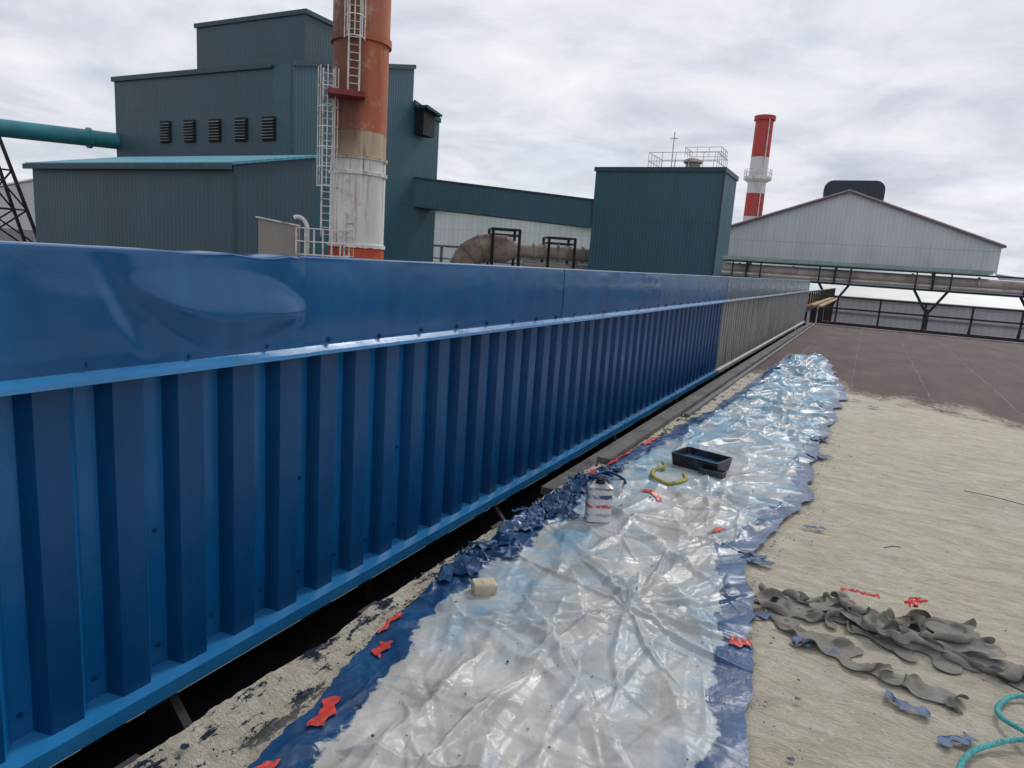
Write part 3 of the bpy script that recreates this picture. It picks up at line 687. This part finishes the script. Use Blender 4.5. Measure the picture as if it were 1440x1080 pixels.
D=empty('gable_warehouse'); xc=-4.1
MB().prism([(xc-17.2,GZ),(xc+17.2,GZ),(xc+17.2,6.9),(xc,12.9),(xc-17.2,6.9)],'Y',100,170).obj('walls',M_white,D)
b=MB()
b.prism([(xc-17.6,6.85),(xc,12.98),(xc+17.6,6.85),(xc+17.6,7.1),(xc,13.25),(xc-17.6,7.1)],'Y',99.6,170.2); b.obj('roof',simple('warehouse_roof',(.34,.35,.37),.5),D)
b=MB(); b.prism([(xc-17.6,6.75),(xc,12.88),(xc+17.6,6.75),(xc+17.6,6.95),(xc,13.1),(xc-17.6,6.95)],'Y',99.5,99.6); b.obj('rake_trim',simple('rake_trim',(.13,.08,.08),.6),D)
pts=[(xc+.3+px,13.4+pz) for px,pz in rrect(3.7,1.5,1.2,8)]
MB().prism(pts,'Y',104,150).obj('ridge_ventilator',M_dkvent,D,False)
E=empty('low_white_building')
MB().prism([(66,GZ),(66,.3),(76,1.25),(82,.85),(82,GZ)],'X',-12,60).obj('walls',M_white,E)
MB().prism([(65.8,.30),(76,1.30),(82.2,.84),(82.2,.95),(76,1.42),(65.8,.41)],'X',-12.2,60.2).obj('roof',M_whiteroof,E)
b=MB(); b.box(-12,60,65.9,66,-1.1,-.95); b.box(-12,60,65.9,66,-3.4,-3.2); b.obj('wall_rail',M_louver,E)
MB().prism([(86,GZ),(86,2.2),(93,3.6),(93,GZ)],'X',-16,12).obj('annex_building',M_paleg,None)
pbx=empty('pipe_bridge'); b=MB(); PX=-11.2
b.path([(PX,60,2.15),(45,60,2.05)],.38,14); b.path([(PX,60.9,2.0),(45,60.9,1.9)],.2,10); b.path([(PX,59.3,1.72),(45,59.3,1.62)],.14,8)
for k in range(13): x=-10+k*4.2; b.path([(x,60,2.13),(x+.14,60,2.13)],.46,14)
b.obj('pipes',simple('pale_pipe',(.46,.42,.38),.6,0,.25,2,dirt=(.28,.22,.18)),pbx,True)
b=MB(); b.box(PX,45,59,59.14,2.65,2.74); b.box(PX,45,61,61.14,2.65,2.78); b.box(PX,45,59,59.12,1.34,1.44); b.box(PX,45,61,61.12,1.32,1.48)
for k in range(8):
    x=-9.2+k*6.6
    b.box(x-.16,x+.16,59.85,60.15,GZ,.0)
    for s_ in (-1,1): b.beam((x,60,-.4),(x+s_*1.1,60,1.4),.18)
    b.box(x-.07,x+.07,59,61.1,1.34,2.7)
    for s_ in (-1.1,1.1): b.box(x+s_-.05,x+s_+.05,59,59.12,1.4,2.7)
b.obj('steel_legs',M_steel,pbx)
MB().box(PX,7.5,58.9,61.3,2.79,3.06).obj('cable_tray_cover',M_paleg,pbx)
b=MB()
for k in range(8): b.box(10.0+k*.28,10.35+k*.28,54,55.2,.6+k*.12,.68+k*.12)
rail(b,10,14,54,55.2,1.2,1.0,.07,6)
for x in (10,12,14): b.box(x,x+.15,54,54.15,GZ,1.3)
b.obj('access_stair',M_steel)
b=MB()
x=-1.1
for zz in (.98,.52,-.1): b.beam((-1.6,31,zz),(14,31,zz),.07 if zz>0 else .14)
b.box(-1.6,14,31,31.5,-.5,-.35)
while x<14: b.beam((x,31,-.5),(x,31,.98),.07); b.beam((x,31,.6),(x,31.5,-.35),.04); x+=1.55
b.obj('handrail',M_steel)

# ---------------------------------------------------------------- middle distance
du=empty('exhaust_duct'); b=MB()
dirv=Vector((.80,.585,.0)).normalized(); s0=Vector((-39.9,64.8,1.6))
R=2.9; z1=2.6
pts=[(s0.x,s0.y,-8),(s0.x,s0.y,z1-R-.4)]
for a in np.linspace(0,math.pi/2,14): pts.append(tuple(Vector((s0.x,s0.y,z1-R))+dirv*(R*(1-math.cos(a)))+Vector((0,0,R*math.sin(a)))))
pts.append(tuple(Vector((s0.x,s0.y,z1))+dirv*(R+1.8)))
b.path(pts,1.5,28)
for i in (4,8,12): p=Vector(pts[i]); q=Vector(pts[i+1]); b.path([p,p+(q-p).normalized()*.12],1.62,28)
b.obj('duct_elbow',M_rust,du,True)
b=MB(); e=Vector((s0.x,s0.y,z1))+dirv*(R+1.8); b.path([e,e+dirv*.1,e+dirv*1.2,e+dirv*17],[1.5,1.4,.8,.8],18)
for k in range(5): q=e+dirv*(3+2.8*k); b.path([q,q+dirv*.15],.94,18)
b.path([e+Vector((0,0,-1.5))+dirv*2,e+dirv*17+Vector((0,0,-1.6))],.4,10)
b.obj('duct_run',M_pipe,du,True)
b=MB()
def frame(q,w,d,z0,z1):
    n2=Vector((-dirv.y,dirv.x,0))
    cs=[q+dirv*sx*w/2+n2*sy*d/2 for sx,sy in ((-1,-1),(1,-1),(1,1),(-1,1))]
    for c_ in cs: b.beam((c_.x,c_.y,z0),(c_.x,c_.y,z1),.24)
    for zz in (z1,z1-.6):
        for i in range(4):
            a,c_=cs[i],cs[(i+1)%4]; b.beam((a.x,a.y,zz),(c_.x,c_.y,zz),.18)
frame(e+dirv*-.3,2.9,3.6,-9,4.7); frame(e+dirv*5.9,2.9,3.2,-9,4.2)
b.obj('pipe_support_frames',M_steel,du)
W=empty('white_storage_building')
def arch(off): return [(-100+72*u,7+off-3*u+4.2*math.sin(math.pi*u)**.85) for u in np.linspace(0,1,25)]
MB().prism([(-100,GZ)]+arch(0)+[(-28,GZ)],'Y',112,150).obj('walls',M_whiteroof,W)
MB().prism(arch(.02)+arch(.32)[::-1],'Y',111,150).obj('roof',M_whiteroof,W)
b=MB(); b.box(-60,-28,96,108,GZ,1.8); b.obj('low_hall',M_white,W)
b=MB(); b.box(-60.5,-27.5,95.6,108.4,1.8,2.4); b.obj('low_hall_roof',M_paleg,W)
b=MB(); b.box(-64,-29,84,84.4,2.6,2.9); b.box(-64,-29,84,84.3,.9,1.1)
for k in range(9): b.box(-64+k*4.2,-63.7+k*4.2,84,84.3,GZ,2.6)
b.obj('pipe_rack',simple('rack_steel',(.10,.13,.13),.6))
for (x,y,w,h,m,nm) in [(-62,170,8,14.8,M_paleg,'distant_tower'),(-26,190,6,16,M_blueroof,'distant_tower')]:
    b=MB(); b.box(x,x+w,y,y+5,GZ,h); b.box(x+w*.3,x+w*.7,y+1,y+3,h,h+1.2); b.obj(nm,m)
L_=empty('pale_warehouse')
MB().prism([(-190,GZ),(-190,9),(-150,13.5),(-100,9),(-100,GZ)],'Y',90,130).obj('walls',M_white,L_)
MB().prism([(-191,9),(-150,13.6),(-99,9),(-99,9.3),(-150,14),(-191,9.3)],'Y',89.6,130.4).obj('roof',M_whiteroof,L_)
b=MB(); b.box(-150,-60,60,66,GZ,1.0); b.obj('low_grey_shed',simple('low_shed',(.22,.23,.24),.7))
tp=empty('overhead_pipe'); b=MB()
b.path([(-72,10,8.0),(-67.3,33.6,9.6),(-65,45,10.2)],.74,24)
b.path([(-66.0,40.2,9.95),(-65.95,40.45,9.96)],.92,24); b.path([(-67.5,32.5,9.53),(-67.45,32.75,9.55)],.92,24)
b.obj('pipe',M_tealpipe,tp,True)
b=MB()
for dx in (-1,1):
    a0=(-67.3+dx*.8,33.0,9.0); l1=(-67.3+dx*1.6,38.6,GZ); l2=(-67.3+dx*1.6,27.5,GZ)
    b.beam(a0,l1,.22); b.beam(a0,l2,.22)
    for k in range(5):
        u=.15+k*.17; v_=u+.17
        p1=Vector(a0).lerp(Vector(l1),u); p2=Vector(a0).lerp(Vector(l2),u); p3=Vector(a0).lerp(Vector(l2),v_); p4=Vector(a0).lerp(Vector(l1),v_)
        b.beam(p1,p2,.14); b.beam(p1,p3,.12); b.beam(p2,p4,.12)
b.obj('lattice_support',M_steel,tp)

# ---------------------------------------------------------------- sky + sun
w=bpy.data.worlds.new('World'); S.world=w; w.use_nodes=True; nt=w.node_tree; N=nt.nodes; Lk=nt.links
bg=N['Background']; bg.inputs['Strength'].default_value=.1
sky=N.new('ShaderNodeTexSky'); sky.sky_type='NISHITA'; sky.sun_disc=False; sky.sun_elevation=math.radians(42); sky.sun_rotation=math.radians(12)
tc=N.new('ShaderNodeTexCoord'); sx=N.new('ShaderNodeSeparateXYZ'); Lk.new(tc.outputs['Generated'],sx.inputs[0])
def wm(op,a,b_):
    m_=N.new('ShaderNodeMath'); m_.operation=op
    for i,v in ((0,a),(1,b_)):
        if isinstance(v,(int,float)): m_.inputs[i].default_value=v
        else: Lk.new(v,m_.inputs[i])
    return m_.outputs[0]
zz=wm('ADD',wm('MAXIMUM',sx.outputs[2],0),.16); cb=N.new('ShaderNodeCombineXYZ'); Lk.new(wm('DIVIDE',sx.outputs[0],zz),cb.inputs[0]); Lk.new(wm('DIVIDE',sx.outputs[1],zz),cb.inputs[1])
def wn(scale,det,rough,dist):
    n_=N.new('ShaderNodeTexNoise'); n_.inputs['Scale'].default_value=scale; n_.inputs['Detail'].default_value=det; n_.inputs['Roughness'].default_value=rough; n_.inputs['Distortion'].default_value=dist; Lk.new(cb.outputs[0],n_.inputs['Vector']); return n_.outputs['Fac']
def wr_(f,st_):
    r_=N.new('ShaderNodeValToRGB'); cr=r_.color_ramp
    while len(cr.elements)<len(st_): cr.elements.new(.5)
    for e_,(p,c_) in zip(cr.elements,st_): e_.position=p; e_.color=(*c_,1) if isinstance(c_,tuple) else (c_,c_,c_,1)
    Lk.new(f,r_.inputs[0]); return r_.outputs[0]
f1=wn(1.6,7,.57,.35); f2=wn(.8,4,.5,.2)
cl=wr_(f1,[(.30,(.56,.59,.68)),(.43,(.68,.71,.79)),(.55,(.82,.84,.89)),(.70,(.95,.96,.98))])
sc=N.new('ShaderNodeMix'); sc.data_type='RGBA'; sc.blend_type='MULTIPLY'; sc.inputs[0].default_value=1; Lk.new(cl,sc.inputs[6]); sc.inputs[7].default_value=(9.9,9.9,10.0,1)
mx=N.new('ShaderNodeMix'); mx.data_type='RGBA'; Lk.new(wr_(f2,[(.54,1.),(.66,.6)]),mx.inputs[0]); Lk.new(sky.outputs[0],mx.inputs[6]); Lk.new(sc.outputs[2],mx.inputs[7])
Lk.new(mx.outputs[2],bg.inputs[0])
sd=bpy.data.lights.new('sun','SUN'); sd.energy=1.5; sd.angle=math.radians(12); sd.color=(1,.96,.9)
so=bpy.data.objects.new('sun',sd); S.collection.objects.link(so)
el,az=math.radians(42),math.radians(12)
D_=Vector((math.sin(az)*math.cos(el),math.cos(az)*math.cos(el),math.sin(el))); so.rotation_euler=D_.to_track_quat('Z','Y').to_euler()
cd=bpy.data.cameras.new('camera'); cd.lens=24; cd.sensor_width=36; cd.clip_end=9000; cd.clip_start=.05
co=bpy.data.objects.new('camera',cd); S.collection.objects.link(co)
co.matrix_world=Matrix(((.8845,-.1422,.4444,0),(.4617,.1289,-.8777,0),(.0673,.9813,.1799,1.6),(0,0,0,1)))
S.camera=co
